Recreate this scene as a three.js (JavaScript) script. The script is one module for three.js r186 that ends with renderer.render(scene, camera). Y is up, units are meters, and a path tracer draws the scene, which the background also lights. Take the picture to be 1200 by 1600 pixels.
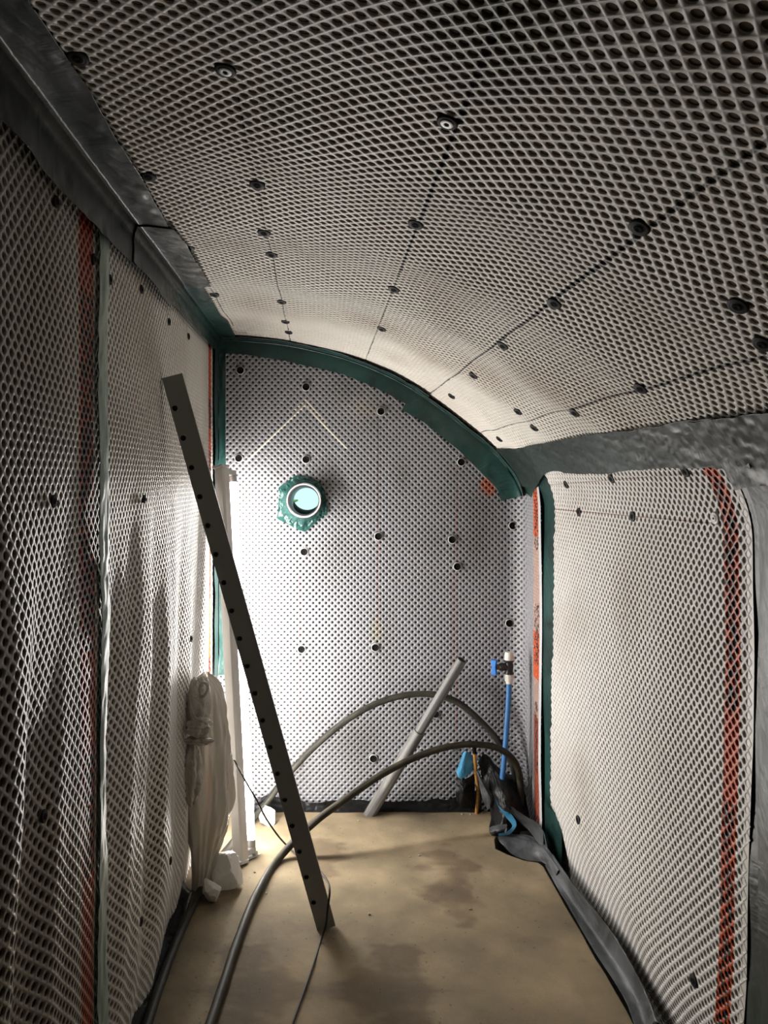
import * as THREE from 'three';
import { mergeGeometries, mergeVertices, toCreasedNormals } from 'three/addons/utils/BufferGeometryUtils.js';
import { RectAreaLightUniformsLib } from 'three/addons/lights/RectAreaLightUniformsLib.js';
import { RoundedBoxGeometry } from 'three/addons/geometries/RoundedBoxGeometry.js';

RectAreaLightUniformsLib.init();
const scene = new THREE.Scene();

// ---------------------------------------------------------------- camera, daylight, exposure
// eye 1.536 m above the slab, looking along -z; the lens is shifted so that its axis meets the picture at (500, 745) of 1200 x 1600
const EYE = 1.536, F = 1245;
const FULL_W = 1400, FULL_H = 1710;
const camera = new THREE.PerspectiveCamera(2 * Math.atan(FULL_H / 2 / F) * 180 / Math.PI, FULL_W / FULL_H, 0.02, 60);
camera.position.set(0, EYE, 0);
camera.lookAt(0, EYE, -5);
camera.setViewOffset(FULL_W, FULL_H, FULL_W / 2 - 500, FULL_H / 2 - 745, 1200, 1600);
scene.add(camera);
scene.background = new THREE.Color(0xc9f6f4);            // bright overcast daylight beyond the pipe opening
const TUBE_LIGHT = 100, TUBE_GLOW = 14, EXPOSURE = 1.2;
const TUBE_COLOR = new THREE.Color(1.0, 0.962, 0.91);

const renderer = new THREE.WebGLRenderer({ antialias: true });
renderer.toneMapping = THREE.LinearToneMapping;
renderer.toneMappingExposure = EXPOSURE;
renderer.shadowMap.enabled = true;

// ---------------------------------------------------------------- helpers
const V3 = (x, y, z) => new THREE.Vector3(x, y, z);
const clamp = (x, a, b) => Math.min(b, Math.max(a, x));
const sstep = (a, b, x) => { const t = clamp((x - a) / (b - a), 0, 1); return t * t * (3 - 2 * t); };
const lerp = (a, b, t) => a + (b - a) * t;
const hash = (i, j, s = 0) => { let n = (Math.imul(i | 0, 374761393) + Math.imul(j | 0, 668265263) + Math.imul(s | 0, 974634541)) | 0; n = Math.imul(n ^ (n >>> 13), 1274126177); n ^= n >>> 16; return (n >>> 0) / 4294967296; };
function noise(x, y, s = 0) {
  const i = Math.floor(x), j = Math.floor(y); let u = x - i, v = y - j; u = u * u * (3 - 2 * u); v = v * v * (3 - 2 * v);
  return lerp(lerp(hash(i, j, s), hash(i + 1, j, s), u), lerp(hash(i, j + 1, s), hash(i + 1, j + 1, s), u), v) * 2 - 1;
}
const fbm = (x, y, s = 0, o = 4) => { let a = 0, k = 0.5; for (let i = 0; i < o; i++) { a += k * noise(x, y, s + i * 17); x *= 2.03; y *= 2.03; k *= 0.5; } return a; };
let seed = 7; const rnd = () => { seed = (seed * 1664525 + 1013904223) >>> 0; return seed / 4294967296; };
// a place in the room from a bearing and a depth
const at = (px, py, d) => V3((px - 500) / F * d, EYE - (py - 745) / F * d, -d);
const onFloor = (px, py, y = 0.014) => at(px, py, (EYE - y) * F / (py - 745));

const taken = new Map();
function numbered(name) { const n = taken.get(name) ?? 0; taken.set(name, n + 1); return n ? `${name}_${String(n).padStart(3, '0')}` : name; }
function tag(o, label, category, group) { o.userData = { label, category }; if (group) o.userData.group = group; return o; }
function thing(name, label, category, pos, group) { const o = new THREE.Group(); o.name = numbered(name); if (pos) o.position.copy(pos); scene.add(o); return tag(o, label, category, group); }
function mesh(name, geo, mat, parent = scene) { const m = new THREE.Mesh(geo, mat); m.name = parent === scene ? numbered(name) : name; m.castShadow = m.receiveShadow = true; parent.add(m); return m; }
function structure(name, geo, mat) { const m = mesh(name, geo, mat); m.userData.kind = 'structure'; return m; }

// ---------------------------------------------------------------- textures
function dataTex(w, h, fn, srgb = false) {
  const d = new Uint8Array(w * h * 4);
  for (let y = 0; y < h; y++) for (let x = 0; x < w; x++) { const c = fn(x / w, y / h), o = (y * w + x) * 4; d[o] = clamp(c[0] * 255, 0, 255); d[o + 1] = clamp(c[1] * 255, 0, 255); d[o + 2] = clamp(c[2] * 255, 0, 255); d[o + 3] = 255; }
  const t = new THREE.DataTexture(d, w, h, THREE.RGBAFormat); t.magFilter = THREE.LinearFilter; t.minFilter = THREE.LinearMipmapLinearFilter; t.wrapS = t.wrapT = THREE.RepeatWrapping;
  if (srgb) t.colorSpace = THREE.SRGBColorSpace; t.needsUpdate = true; return t;
}
const grey = (v) => [v, v, v];
// creases of stuck-down tape: short ripples across the strip and broad dents
const wrinkleTex = dataTex(512, 512, (u, v) => {
  const a = fbm(u * 34 + v * 9, v * 7 - u * 3, 11, 3), b = fbm(u * 16 - v * 5, v * 20, 23, 3), m = sstep(-0.2, 0.35, fbm(u * 5, v * 5, 31, 3));
  return grey(0.5 + 0.45 * a * m + 0.3 * b);
});
const grimeTex = dataTex(512, 512, (u, v) => { const n = fbm(u * 7, v * 7, 91, 5); return grey(clamp(0.82 + 0.4 * n, 0.4, 1)); }, true);
const crumpleTex = dataTex(512, 512, (u, v) => {
  const w = fbm(u * 3, v * 3, 5, 3) * 0.9; let a = 0, k = 1;
  for (let i = 0; i < 3; i++) { const s = 4 << i; a += k * Math.abs(noise(u * s + w, v * s - w, 50 + i)); k *= 0.5; }
  return grey(clamp(a * 0.65, 0, 1));
});
const concreteTex = dataTex(1024, 1024, (u, v) => {
  const big = fbm(u * 4.5, v * 6, 101, 4), mid = fbm(u * 17, v * 21, 131, 4), fine = hash(Math.floor(u * 1024), Math.floor(v * 1024), 9) - 0.5;
  const blot = sstep(0.16, 0.42, fbm(u * 8 + 3, v * 13, 171, 4)), pale = sstep(0.2, 0.5, fbm(u * 9, v * 7 + 9, 211, 4));
  const speck = hash(Math.floor(u * 420), Math.floor(v * 420), 77) > 0.9965 ? -0.14 : 0;
  const k = 0.66 + 0.16 * big + 0.12 * mid + 0.05 * fine - 0.13 * blot + 0.06 * pale + speck;
  return [k * 1.0, k * (0.915 - 0.03 * blot), k * (0.79 - 0.045 * blot + 0.02 * pale)];
}, true);
concreteTex.wrapS = concreteTex.wrapT = THREE.MirroredRepeatWrapping;
const concreteBump = dataTex(512, 512, (u, v) => grey(0.5 + 0.35 * fbm(u * 18, v * 18, 301, 4) + 0.12 * (hash(Math.floor(u * 512), Math.floor(v * 512), 3) - 0.5)));
const rep = (t, x, y = x) => { const c = t.clone(); c.repeat.set(x, y); c.needsUpdate = true; return c; };

// ---------------------------------------------------------------- materials
const std = (o) => new THREE.MeshStandardMaterial(o);
const phys = (o) => new THREE.MeshPhysicalMaterial(o);
const lin = (r, g, b) => new THREE.Color().setRGB(r, g, b);
const M = {
  masonry: std({ color: lin(0.10, 0.085, 0.07), roughness: 0.95, side: THREE.DoubleSide }),
  plain: std({ color: lin(0.16, 0.145, 0.125), roughness: 0.95 }),
  concrete: std({ color: lin(0.52, 0.495, 0.41), map: rep(concreteTex, 0.5, 0.42), roughness: 0.88, bumpMap: rep(concreteBump, 1.6), bumpScale: 0.0022 }),
  earth: std({ color: lin(0.05, 0.045, 0.04), roughness: 1 }),
  tape: std({ color: lin(0.018, 0.062, 0.056), map: rep(grimeTex, 1.3), roughness: 0.34, bumpMap: rep(wrinkleTex, 2.2, 2.2), bumpScale: 0.0030, side: THREE.DoubleSide }),
  blackTape: std({ color: lin(0.013, 0.020, 0.0195), map: rep(grimeTex, 1.3), roughness: 0.34, bumpMap: rep(wrinkleTex, 2.2, 2.2), bumpScale: 0.0026, side: THREE.DoubleSide }),
  greyTape: std({ color: lin(0.025, 0.043, 0.039), map: rep(grimeTex, 1.3), roughness: 0.4, bumpMap: rep(wrinkleTex, 2.2, 2.2), bumpScale: 0.0024, side: THREE.DoubleSide }),
  paleStrip: phys({ color: lin(0.34, 0.47, 0.42), roughness: 0.4, transmission: 0.25, thickness: 0, side: THREE.DoubleSide }),
  greySheet: std({ color: lin(0.085, 0.093, 0.10), map: rep(grimeTex, 2.1), roughness: 0.5, bumpMap: rep(crumpleTex, 1.7), bumpScale: 0.004, side: THREE.DoubleSide }),
  darkSheet: phys({ specularIntensity: 0.5, color: lin(0.010, 0.0105, 0.012), map: rep(grimeTex, 3), roughness: 0.42, bumpMap: rep(crumpleTex, 3), bumpScale: 0.005, side: THREE.DoubleSide }),
  blueSheet: phys({ color: lin(0.07, 0.36, 0.62), roughness: 0.45, transmission: 0.25, thickness: 0, side: THREE.DoubleSide }),
  plugBlack: phys({ color: lin(0.005, 0.005, 0.005), roughness: 0.8, specularIntensity: 0.2 }),
  plugRubber: phys({ color: lin(0.012, 0.0115, 0.011), roughness: 0.6, specularIntensity: 0.5 }),
  plugPale: std({ color: lin(0.55, 0.55, 0.53), roughness: 0.35 }),
  plugMetal: std({ color: lin(0.42, 0.42, 0.41), roughness: 0.5, metalness: 0.85 }),
  channel: std({ color: lin(0.23, 0.235, 0.22), roughness: 0.42 }),
  lampBody: std({ color: lin(0.62, 0.60, 0.585), roughness: 0.45 }),
  lampCap: std({ color: lin(0.5, 0.5, 0.5), roughness: 0.4 }),
  ink: std({ color: lin(0.03, 0.03, 0.04), roughness: 0.7 }),
  greyPipe: std({ color: lin(0.16, 0.16, 0.155), map: rep(grimeTex, 2), roughness: 0.5, side: THREE.DoubleSide }),
  sleeve: std({ color: lin(0.30, 0.25, 0.27), roughness: 0.4, side: THREE.DoubleSide }),
  hose: phys({ specularIntensity: 0.45, color: lin(0.05, 0.044, 0.030), map: rep(grimeTex, 9, 1), roughness: 0.58 }),
  hoseDark: phys({ specularIntensity: 0.45, color: lin(0.042, 0.040, 0.032), map: rep(grimeTex, 9, 1), roughness: 0.55 }),
  cable: std({ color: lin(0.014, 0.010, 0.010), roughness: 0.7 }),
  bluePipe: std({ color: lin(0.045, 0.17, 0.42), roughness: 0.4 }),
  blueHandle: std({ color: lin(0.02, 0.17, 0.58), roughness: 0.4 }),
  whiteNut: std({ color: lin(0.66, 0.65, 0.6), roughness: 0.4 }),
  valveBlack: std({ color: lin(0.014, 0.014, 0.015), roughness: 0.38 }),
  brownCap: std({ color: lin(0.12, 0.05, 0.03), roughness: 0.5 }),
  orangePipe: std({ color: lin(0.60, 0.29, 0.07), map: rep(grimeTex, 3, 6), roughness: 0.45 }),
  bag: phys({ color: lin(0.60, 0.565, 0.51), roughness: 0.5, transmission: 0.28, thickness: 0, bumpMap: rep(crumpleTex, 2.4), bumpScale: 0.006, side: THREE.DoubleSide }),
  paper: phys({ color: lin(0.80, 0.78, 0.74), roughness: 0.7, transmission: 0.12, thickness: 0, side: THREE.DoubleSide }),
  chip: std({ color: lin(0.34, 0.29, 0.22), roughness: 0.9 }),
  leaf: phys({ color: lin(0.22, 0.5, 0.08), roughness: 0.7, transmission: 0.4, thickness: 0, side: THREE.DoubleSide }),
  bark: std({ color: lin(0.1, 0.07, 0.05), roughness: 0.9 }),
};

// ---------------------------------------------------------------- the room's surfaces
const VP = [[-0.70, 2.20], [-0.60, 2.197], [-0.48, 2.19], [-0.446, 2.183], [-0.144, 2.154], [0.173, 2.074], [0.431, 1.953], [0.633, 1.809], [0.80, 1.672], [0.88, 1.58], [0.925, 1.50], [0.955, 1.38], [0.965, 1.25]];
const vaultCurve = new THREE.CatmullRomCurve3(VP.map(([x, y]) => V3(x, y, 0)), false, 'centripetal');
const VT = vaultCurve.getSpacedPoints(600), VLEN = vaultCurve.getLength();
function vaultAt(x) {                                        // height of the vault over x
  let lo = 0, hi = 600; while (hi - lo > 1) { const m = (lo + hi) >> 1; if (VT[m].x <= x) lo = m; else hi = m; }
  return lerp(VT[lo].y, VT[hi].y, clamp((x - VT[lo].x) / (VT[hi].x - VT[lo].x || 1), 0, 1));
}
const vaultS = (x) => { let lo = 0, hi = 600; while (hi - lo > 1) { const m = (lo + hi) >> 1; if (VT[m].x <= x) lo = m; else hi = m; } return (lo + clamp((x - VT[lo].x) / (VT[hi].x - VT[lo].x || 1), 0, 1)) / 600 * VLEN; };
const vaultP = (s) => { const t = clamp(s / VLEN, 0, 1) * 600, i = Math.min(599, Math.floor(t)); return [lerp(VT[i].x, VT[i + 1].x, t - i), lerp(VT[i].y, VT[i + 1].y, t - i)]; };
const vaultN = (s) => { const a = vaultP(s - 0.01), b = vaultP(s + 0.01), l = Math.hypot(b[0] - a[0], b[1] - a[1]); return [(b[1] - a[1]) / l, -(b[0] - a[0]) / l]; };   // into the room

const END = 3.70;
function leftX(d, y) {                                       // the loose sheet on the left wall: folds hang between its fixings
  const base = -0.503 + 0.0085 * (d - 1);
  const h = sstep(1.62, 0.95, y) * (0.35 + 0.65 * sstep(0.0, 0.45, y));
  const lean = d + 0.16 * (1.4 - y), calm = 1 - 0.85 * Math.exp(-Math.pow((d - 1.73) / 0.19, 2));
  let b = 0.020 * Math.sin(lean * 14.6 + 0.9 + 0.7 * Math.sin(y * 2.3)) + 0.007 * Math.sin(lean * 27 + 1.9 + 1.6 * y) + 0.0022 * Math.sin(lean * 49 - 2.2 * y);
  b = b * h * calm * lerp(1, 0.42, sstep(2.0, 2.7, d)) + 0.022 * h * Math.exp(-Math.pow((d - 2.35) / 0.42, 2)) + 0.0022 * fbm(d * 5, y * 4, 41, 3) - 0.022 * sstep(0.22, 0.0, y);
  return base + Math.max(-0.026, b) * (1 - 0.8 * sstep(3.25, 3.6, d));
}
function rightX(d, y) {
  const top = Math.max(0, y - 1.40), low = sstep(0.24, -0.06, y);
  return 0.940 - 1.9 * top * top + 0.045 * low + 0.004 * fbm(d * 4, y * 3, 61, 3) - 0.004 * sstep(0.5, 0.0, y) * Math.sin(d * 9);
}
const ceilSag = (s, d) => 0.007 * fbm(s * 4.2, d * 3.1, 81, 3) + 0.004 * Math.sin(d * 12.5 + s * 3);

// masonry shell, closed with thickness
{
  const ZF = 1.6;
  const shell = new THREE.Shape();
  shell.moveTo(-0.9, 2.5); shell.lineTo(-0.9, 2.215); shell.lineTo(-0.62, 2.215);
  for (let i = 0; i <= 60; i++) { const s = vaultS(-0.6) + (vaultS(0.964) - vaultS(-0.6)) * i / 60, p = vaultP(s), n = vaultN(s); shell.lineTo(p[0] - n[0] * 0.018, p[1] - n[1] * 0.018); }
  shell.lineTo(1.3, 1.2); shell.lineTo(1.3, 2.5); shell.closePath();
  const cg = new THREE.ExtrudeGeometry(shell, { depth: END + 0.02 + ZF, bevelEnabled: false }); cg.translate(0, 0, -END - 0.02);
  structure('ceiling', cg, M.masonry);
  const box = (x0, x1, y0, y1, z0, z1) => new THREE.BoxGeometry(x1 - x0, y1 - y0, z1 - z0).translate((x0 + x1) / 2, (y0 + y1) / 2, (z0 + z1) / 2);
  structure('wall_left', box(-0.9, -0.548, -0.15, 2.3, -END - 0.02, ZF), M.masonry);
  structure('wall_right', box(1.0, 1.3, -0.15, 1.3, -END - 0.02, ZF), M.masonry);
  structure('wall_front', box(-0.9, 1.3, -0.15, 2.5, ZF, ZF + 0.2), M.plain);
  const back = new THREE.Shape(); back.moveTo(-0.9, -0.15); back.lineTo(1.3, -0.15); back.lineTo(1.3, 2.5); back.lineTo(-0.9, 2.5); back.closePath();
  const hole = new THREE.Path(); hole.absarc(-0.0735, 1.428, 0.081, 0, Math.PI * 2, true); back.holes.push(hole);
  const bg = new THREE.ExtrudeGeometry(back, { depth: 0.84, bevelEnabled: false, curveSegments: 40 }); bg.translate(0, 0, -END - 0.02 - 0.84);
  structure('wall_back', bg, M.masonry);
  structure('ground', box(-0.9, 1.3, -0.35, -0.11, -END - 0.02, ZF), M.earth);
  // the screed slab: stops short of the right wall, its far corner broken away
  const sl = new THREE.Shape(), edge = [];
  for (let d = -1.5; d <= 3.16; d += 0.04) edge.push([0.878 + 0.006 * fbm(d * 9, 1.5, 401, 3), d]);
  edge.push([0.868, 3.17], [0.815, 3.19], [0.765, 3.235], [0.722, 3.29], [0.735, 3.37], [0.762, 3.43], [0.772, 3.54], [0.78, 3.655]);
  for (let x = 0.74; x > -0.53; x -= 0.05) edge.push([x, 3.663 + 0.004 * fbm(x * 14, 4.2, 403, 3)]);
  edge.push([-0.535, 3.665], [-0.535, -1.5]);
  edge.forEach(([x, d], i) => (i ? sl.lineTo(x, d) : sl.moveTo(x, d))); sl.closePath();
  const fg = new THREE.ExtrudeGeometry(sl, { depth: 0.11, bevelEnabled: true, bevelSize: 0.003, bevelThickness: 0.003, bevelSegments: 2 });
  fg.rotateX(-Math.PI / 2); fg.translate(0, -0.113, 0);
  structure('floor', fg, M.concrete);
}

// ---------------------------------------------------------------- dimpled sheets
const A = 0.0297;                                            // spacing along a row; neighbours stand 21 mm apart on the diagonal
function sheetCanvas(u0, u1, v0, v1, draw, long = 1500, fill = '#fff') {
  const k = long / Math.max(u1 - u0, v1 - v0), w = Math.round((u1 - u0) * k), h = Math.round((v1 - v0) * k);
  const c = document.createElement('canvas'); c.width = w; c.height = h; const g = c.getContext('2d');
  g.fillStyle = fill; g.fillRect(0, 0, w, h);
  const X = (u) => (u - u0) * k, Y = (v) => h - (v - v0) * k;
  draw?.(g, X, Y, k);
  const t = new THREE.CanvasTexture(c); t.colorSpace = THREE.SRGBColorSpace; t.magFilter = THREE.LinearFilter; return t;
}
function blot(g, X, Y, k, u, v, ru, rv, rgba) {
  g.save(); g.translate(X(u), Y(v)); g.scale(ru * k, rv * k); const r = g.createRadialGradient(0, 0, 0, 0, 0, 1); r.addColorStop(0, rgba); r.addColorStop(1, rgba.replace(/[\d.]+\)$/, '0)')); g.fillStyle = r; g.fillRect(-1, -1, 2, 2); g.restore();
}
function line(g, X, Y, k, pts, width, style) { g.strokeStyle = style; g.lineWidth = width * k; g.lineCap = 'round'; g.beginPath(); pts.forEach(([u, v], i) => (i ? g.lineTo(X(u), Y(v)) : g.moveTo(X(u), Y(v)))); g.stroke(); }

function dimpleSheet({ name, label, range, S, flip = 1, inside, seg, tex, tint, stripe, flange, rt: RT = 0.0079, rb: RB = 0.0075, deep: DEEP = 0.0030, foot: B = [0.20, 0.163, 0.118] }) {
  const [u0, u1, v0, v1] = range, root = thing(name, label, 'membrane sheet');
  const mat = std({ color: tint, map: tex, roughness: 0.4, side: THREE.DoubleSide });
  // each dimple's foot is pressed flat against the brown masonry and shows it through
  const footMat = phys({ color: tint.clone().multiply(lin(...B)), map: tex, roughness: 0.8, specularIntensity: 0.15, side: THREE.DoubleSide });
  const cells = [[], []];
  for (let j = Math.floor(v0 / A * 2); j <= Math.ceil(v1 / A * 2); j++) for (let i = Math.floor(u0 / A); i <= Math.ceil(u1 / A); i++) {
    const u = (i + (j & 1 ? 0.5 : 0)) * A, v = j * A / 2;
    if (u < u0 || u > u1 || v < v0 || v > v1 || !inside(u, v)) continue;
    cells[stripe?.(u, v) ? 1 : 0].push([u, v, i, j]);
  }
  const make = (list) => {
    let nV = 0, nI = 0;
    for (const [u, v] of list) { const n = seg(u, v); nV += 4 + 3 * n; nI += 3 * (n + 4 + 2 * n + n - 2); }
    const pos = new Float32Array(nV * 3), nor = new Float32Array(nV * 3), uv = new Float32Array(nV * 2), idx = new Uint32Array(nI), feet = new Uint32Array(nI);
    let a = 0, q = 0, f = 0;
    const e = 0.004;
    for (const [u, v, i, j] of list) {
      const n = seg(u, v), P = S(u, v), P1 = S(u + e, v), P2 = S(u, v + e);
      const ux = (P1[0] - P[0]) / e, uy = (P1[1] - P[1]) / e, uz = (P1[2] - P[2]) / e, vx = (P2[0] - P[0]) / e, vy = (P2[1] - P[1]) / e, vz = (P2[2] - P[2]) / e;
      let nx = (uy * vz - uz * vy) * flip, ny = (uz * vx - ux * vz) * flip, nz = (ux * vy - uy * vx) * flip; const l = Math.hypot(nx, ny, nz); nx /= l; ny /= l; nz /= l;
      const dent = 1 + 0.12 * (hash(i, j, 5) - 0.5), rt = RT * (1 + 0.06 * (hash(i, j, 6) - 0.5)), deep = DEEP * dent, start = a;
      const put = (p, m, uu, vv) => { pos.set(p, a * 3); nor.set(m, a * 3); uv[a * 2] = (uu - u0) / (u1 - u0); uv[a * 2 + 1] = (vv - v0) / (v1 - v0); a++; };
      const corner = [[A / 2, 0], [0, A / 2], [-A / 2, 0], [0, -A / 2]];
      for (const [du, dv] of corner) put(S(u + du, v + dv), [nx, ny, nz], u + du, v + dv);
      for (let ring = 0; ring < 3; ring++) for (let k = 0; k < n; k++) {
        const t = 2 * Math.PI * k / n, r = ring ? RB : rt, du = r * Math.cos(t), dv = r * Math.sin(t), dz = ring ? -deep : 0;
        const rx = ux * Math.cos(t) + vx * Math.sin(t), ry = uy * Math.cos(t) + vy * Math.sin(t), rz = uz * Math.cos(t) + vz * Math.sin(t);
        let m = [nx, ny, nz];
        if (ring === 0) m = [nx * 0.8 - rx * 0.45, ny * 0.8 - ry * 0.45, nz * 0.8 - rz * 0.45];
        if (ring === 1) m = [nx * 0.35 - rx, ny * 0.35 - ry, nz * 0.35 - rz];
        const ml = Math.hypot(...m); m = m.map((x) => x / ml);
        put([P[0] + ux * du + vx * dv + nx * dz, P[1] + uy * du + vy * dv + ny * dz, P[2] + uz * du + vz * dv + nz * dz], m, u + du, v + dv);
      }
      const tri = flip > 0 ? (x, y, z) => { idx[q++] = start + x; idx[q++] = start + y; idx[q++] = start + z; } : (x, y, z) => { idx[q++] = start + x; idx[q++] = start + z; idx[q++] = start + y; };
      const qn = n / 4, T = 4, Bo = 4 + n, Fo = 4 + 2 * n;
      for (let c = 0; c < 4; c++) {
        const c1 = (c + 1) % 4, mid = c * qn + Math.ceil(qn / 2);
        for (let k = 0; k < qn; k++) { const r0 = (c * qn + k) % n, r1 = (c * qn + k + 1) % n; tri(c * qn + k < mid ? c : c1, T + r1, T + r0); }
        tri(c, c1, T + mid % n);
      }
      for (let k = 0; k < n; k++) { const k1 = (k + 1) % n; tri(T + k, T + k1, Bo + k1); tri(T + k, Bo + k1, Bo + k); }
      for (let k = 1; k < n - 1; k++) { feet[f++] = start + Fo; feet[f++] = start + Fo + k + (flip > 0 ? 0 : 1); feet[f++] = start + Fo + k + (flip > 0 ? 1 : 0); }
    }
    const g = new THREE.BufferGeometry();
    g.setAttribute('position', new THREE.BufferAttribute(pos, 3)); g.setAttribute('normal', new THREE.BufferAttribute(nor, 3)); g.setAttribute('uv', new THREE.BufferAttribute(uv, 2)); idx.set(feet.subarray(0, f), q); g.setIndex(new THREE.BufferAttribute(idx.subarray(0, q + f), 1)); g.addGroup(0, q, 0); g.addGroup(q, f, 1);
    return g;
  };
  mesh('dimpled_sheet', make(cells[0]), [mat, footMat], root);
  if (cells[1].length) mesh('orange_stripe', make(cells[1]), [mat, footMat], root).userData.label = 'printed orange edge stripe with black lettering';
  flange?.(root);
  console.log(name, cells[0].length + cells[1].length, 'dimples');
  return root;
}
const lod = (d) => (d < 1.35 ? 16 : d < 1.9 ? 12 : 8);
const SHEET = lin(0.72, 0.69, 0.63), SHADED = lin(0.42, 0.40, 0.36), CLEAR = lin(0.58, 0.59, 0.62);  // middle tint: SHEET darkened to paint in the weak grazing light on near left wall
// black print on an orange band: broken words read lengthwise along the roll
function stripeInk(g, X, Y, k, uc, w, v0, v1) {
  g.fillStyle = '#e2562a'; g.fillRect(X(uc - w / 2), Y(v1), w * k, (v1 - v0) * k);
  g.fillStyle = '#f08a68'; g.fillRect(X(uc - w / 2), Y(v1), w * k * 0.1, (v1 - v0) * k);
  g.fillStyle = '#1c0d08';
  for (let v = v0; v < v1; v += 0.004) { const on = noise(v * 6.5, uc * 3, 501) > 0.02; if (!on) continue; for (let i = 0; i < 5; i++) { const u = uc - w * 0.42 + w * 0.84 * rnd(); if (rnd() < 0.75) g.fillRect(X(u), Y(v), k * (0.004 + 0.008 * rnd()), k * (0.004 + 0.012 * rnd())); } }
}
// thin flat slab from a surface function
function slab(fn, nu, nv, thick = 0.002, flip = 1) {
  const P = [], N = [], UV = [], I = [], e = 1e-3, top = [];
  for (let j = 0; j <= nv; j++) for (let i = 0; i <= nu; i++) {
    const s = i / nu, t = j / nv, p = fn(s, t), sa = fn(Math.min(1, s + e), t), sb = fn(Math.max(0, s - e), t), ta = fn(s, Math.min(1, t + e)), tb = fn(s, Math.max(0, t - e));
    const n = sa.clone().sub(sb).cross(ta.clone().sub(tb)).normalize().multiplyScalar(flip);
    top.push([p, n]);
  }
  let lenU = 0, lenV = 0; const mi = Math.floor(nv / 2) * (nu + 1), mj = Math.floor(nu / 2);
  for (let i = 0; i < nu; i++) lenU += top[mi + i][0].distanceTo(top[mi + i + 1][0]); for (let j = 0; j < nv; j++) lenV += top[j * (nu + 1) + mj][0].distanceTo(top[(j + 1) * (nu + 1) + mj][0]);
  const row = nu + 1, cnt = top.length;
  for (const side of [0, 1]) top.forEach(([p, n], k) => { const o = side ? -thick : 0; P.push(p.x + n.x * o, p.y + n.y * o, p.z + n.z * o); N.push(...(side ? n.clone().negate() : n).toArray()); UV.push((k % row) / nu * lenU, Math.floor(k / row) / nv * lenV); });
  for (const side of [0, 1]) for (let j = 0; j < nv; j++) for (let i = 0; i < nu; i++) { const a = side * cnt + j * row + i, b = a + 1, c = a + row, d = c + 1; if ((flip > 0) !== !!side) I.push(a, b, c, b, d, c); else I.push(a, c, b, b, c, d); }
  const rim = []; for (let i = 0; i < nu; i++) rim.push([i, i + 1]); for (let j = 0; j < nv; j++) rim.push([j * row + nu, (j + 1) * row + nu]); for (let i = nu; i > 0; i--) rim.push([nv * row + i, nv * row + i - 1]); for (let j = nv; j > 0; j--) rim.push([j * row, (j - 1) * row]);
  for (const [a, b] of rim) { if (flip > 0) I.push(a, a + cnt, b, b, a + cnt, b + cnt); else I.push(a, b, a + cnt, b, b + cnt, a + cnt); }
  const g = new THREE.BufferGeometry(); g.setAttribute('position', new THREE.Float32BufferAttribute(P, 3)); g.setAttribute('normal', new THREE.Float32BufferAttribute(N, 3)); g.setAttribute('uv', new THREE.Float32BufferAttribute(UV, 2)); g.setIndex(I);
  return g;
}

// left wall: two sheets meeting at a seam
const SEAM = 1.80;
const leftS = (d, y) => [leftX(d, y), y, -d];
{
  const r1 = [0.98, SEAM, 0.01, 2.13];
  dimpleSheet({ name: 'dimpled_membrane', label: 'near dimpled sheet on the wall with deep hanging folds, before the pale seam', range: r1, S: leftS, flip: 1, tint: SHADED, deep: 0.0046,
    inside: () => true, seg: (d) => (d < 1.3 ? 12 : 10) >= 12 ? 12 : 8, stripe: (d) => d > 1.645 && d < 1.745,
    tex: sheetCanvas(...r1, (g, X, Y, k) => { stripeInk(g, X, Y, k, 1.695, 0.10, 0.02, 2.13); for (let i = 0; i < 26; i++) blot(g, X, Y, k, lerp(1, 1.65, rnd()), lerp(0, 2.1, rnd()), 0.1 + 0.15 * rnd(), 0.1 + 0.25 * rnd(), 'rgba(120,105,85,0.16)'); }) });
  const r2 = [SEAM + 0.001, 3.58, 0.01, 2.13];
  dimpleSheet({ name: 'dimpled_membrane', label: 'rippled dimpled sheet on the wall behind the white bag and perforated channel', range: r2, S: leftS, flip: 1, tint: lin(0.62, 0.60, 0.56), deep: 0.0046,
    inside: () => true, seg: () => 8, stripe: (d) => d > 3.44 && d < 3.53,
    tex: sheetCanvas(...r2, (g, X, Y, k) => { stripeInk(g, X, Y, k, 3.485, 0.08, 0.02, 2.13); for (let i = 0; i < 30; i++) blot(g, X, Y, k, lerp(1.8, 3.5, rnd()), lerp(0, 2.1, rnd()), 0.1 + 0.2 * rnd(), 0.1 + 0.25 * rnd(), 'rgba(130,115,95,0.12)'); }) });
}
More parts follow.
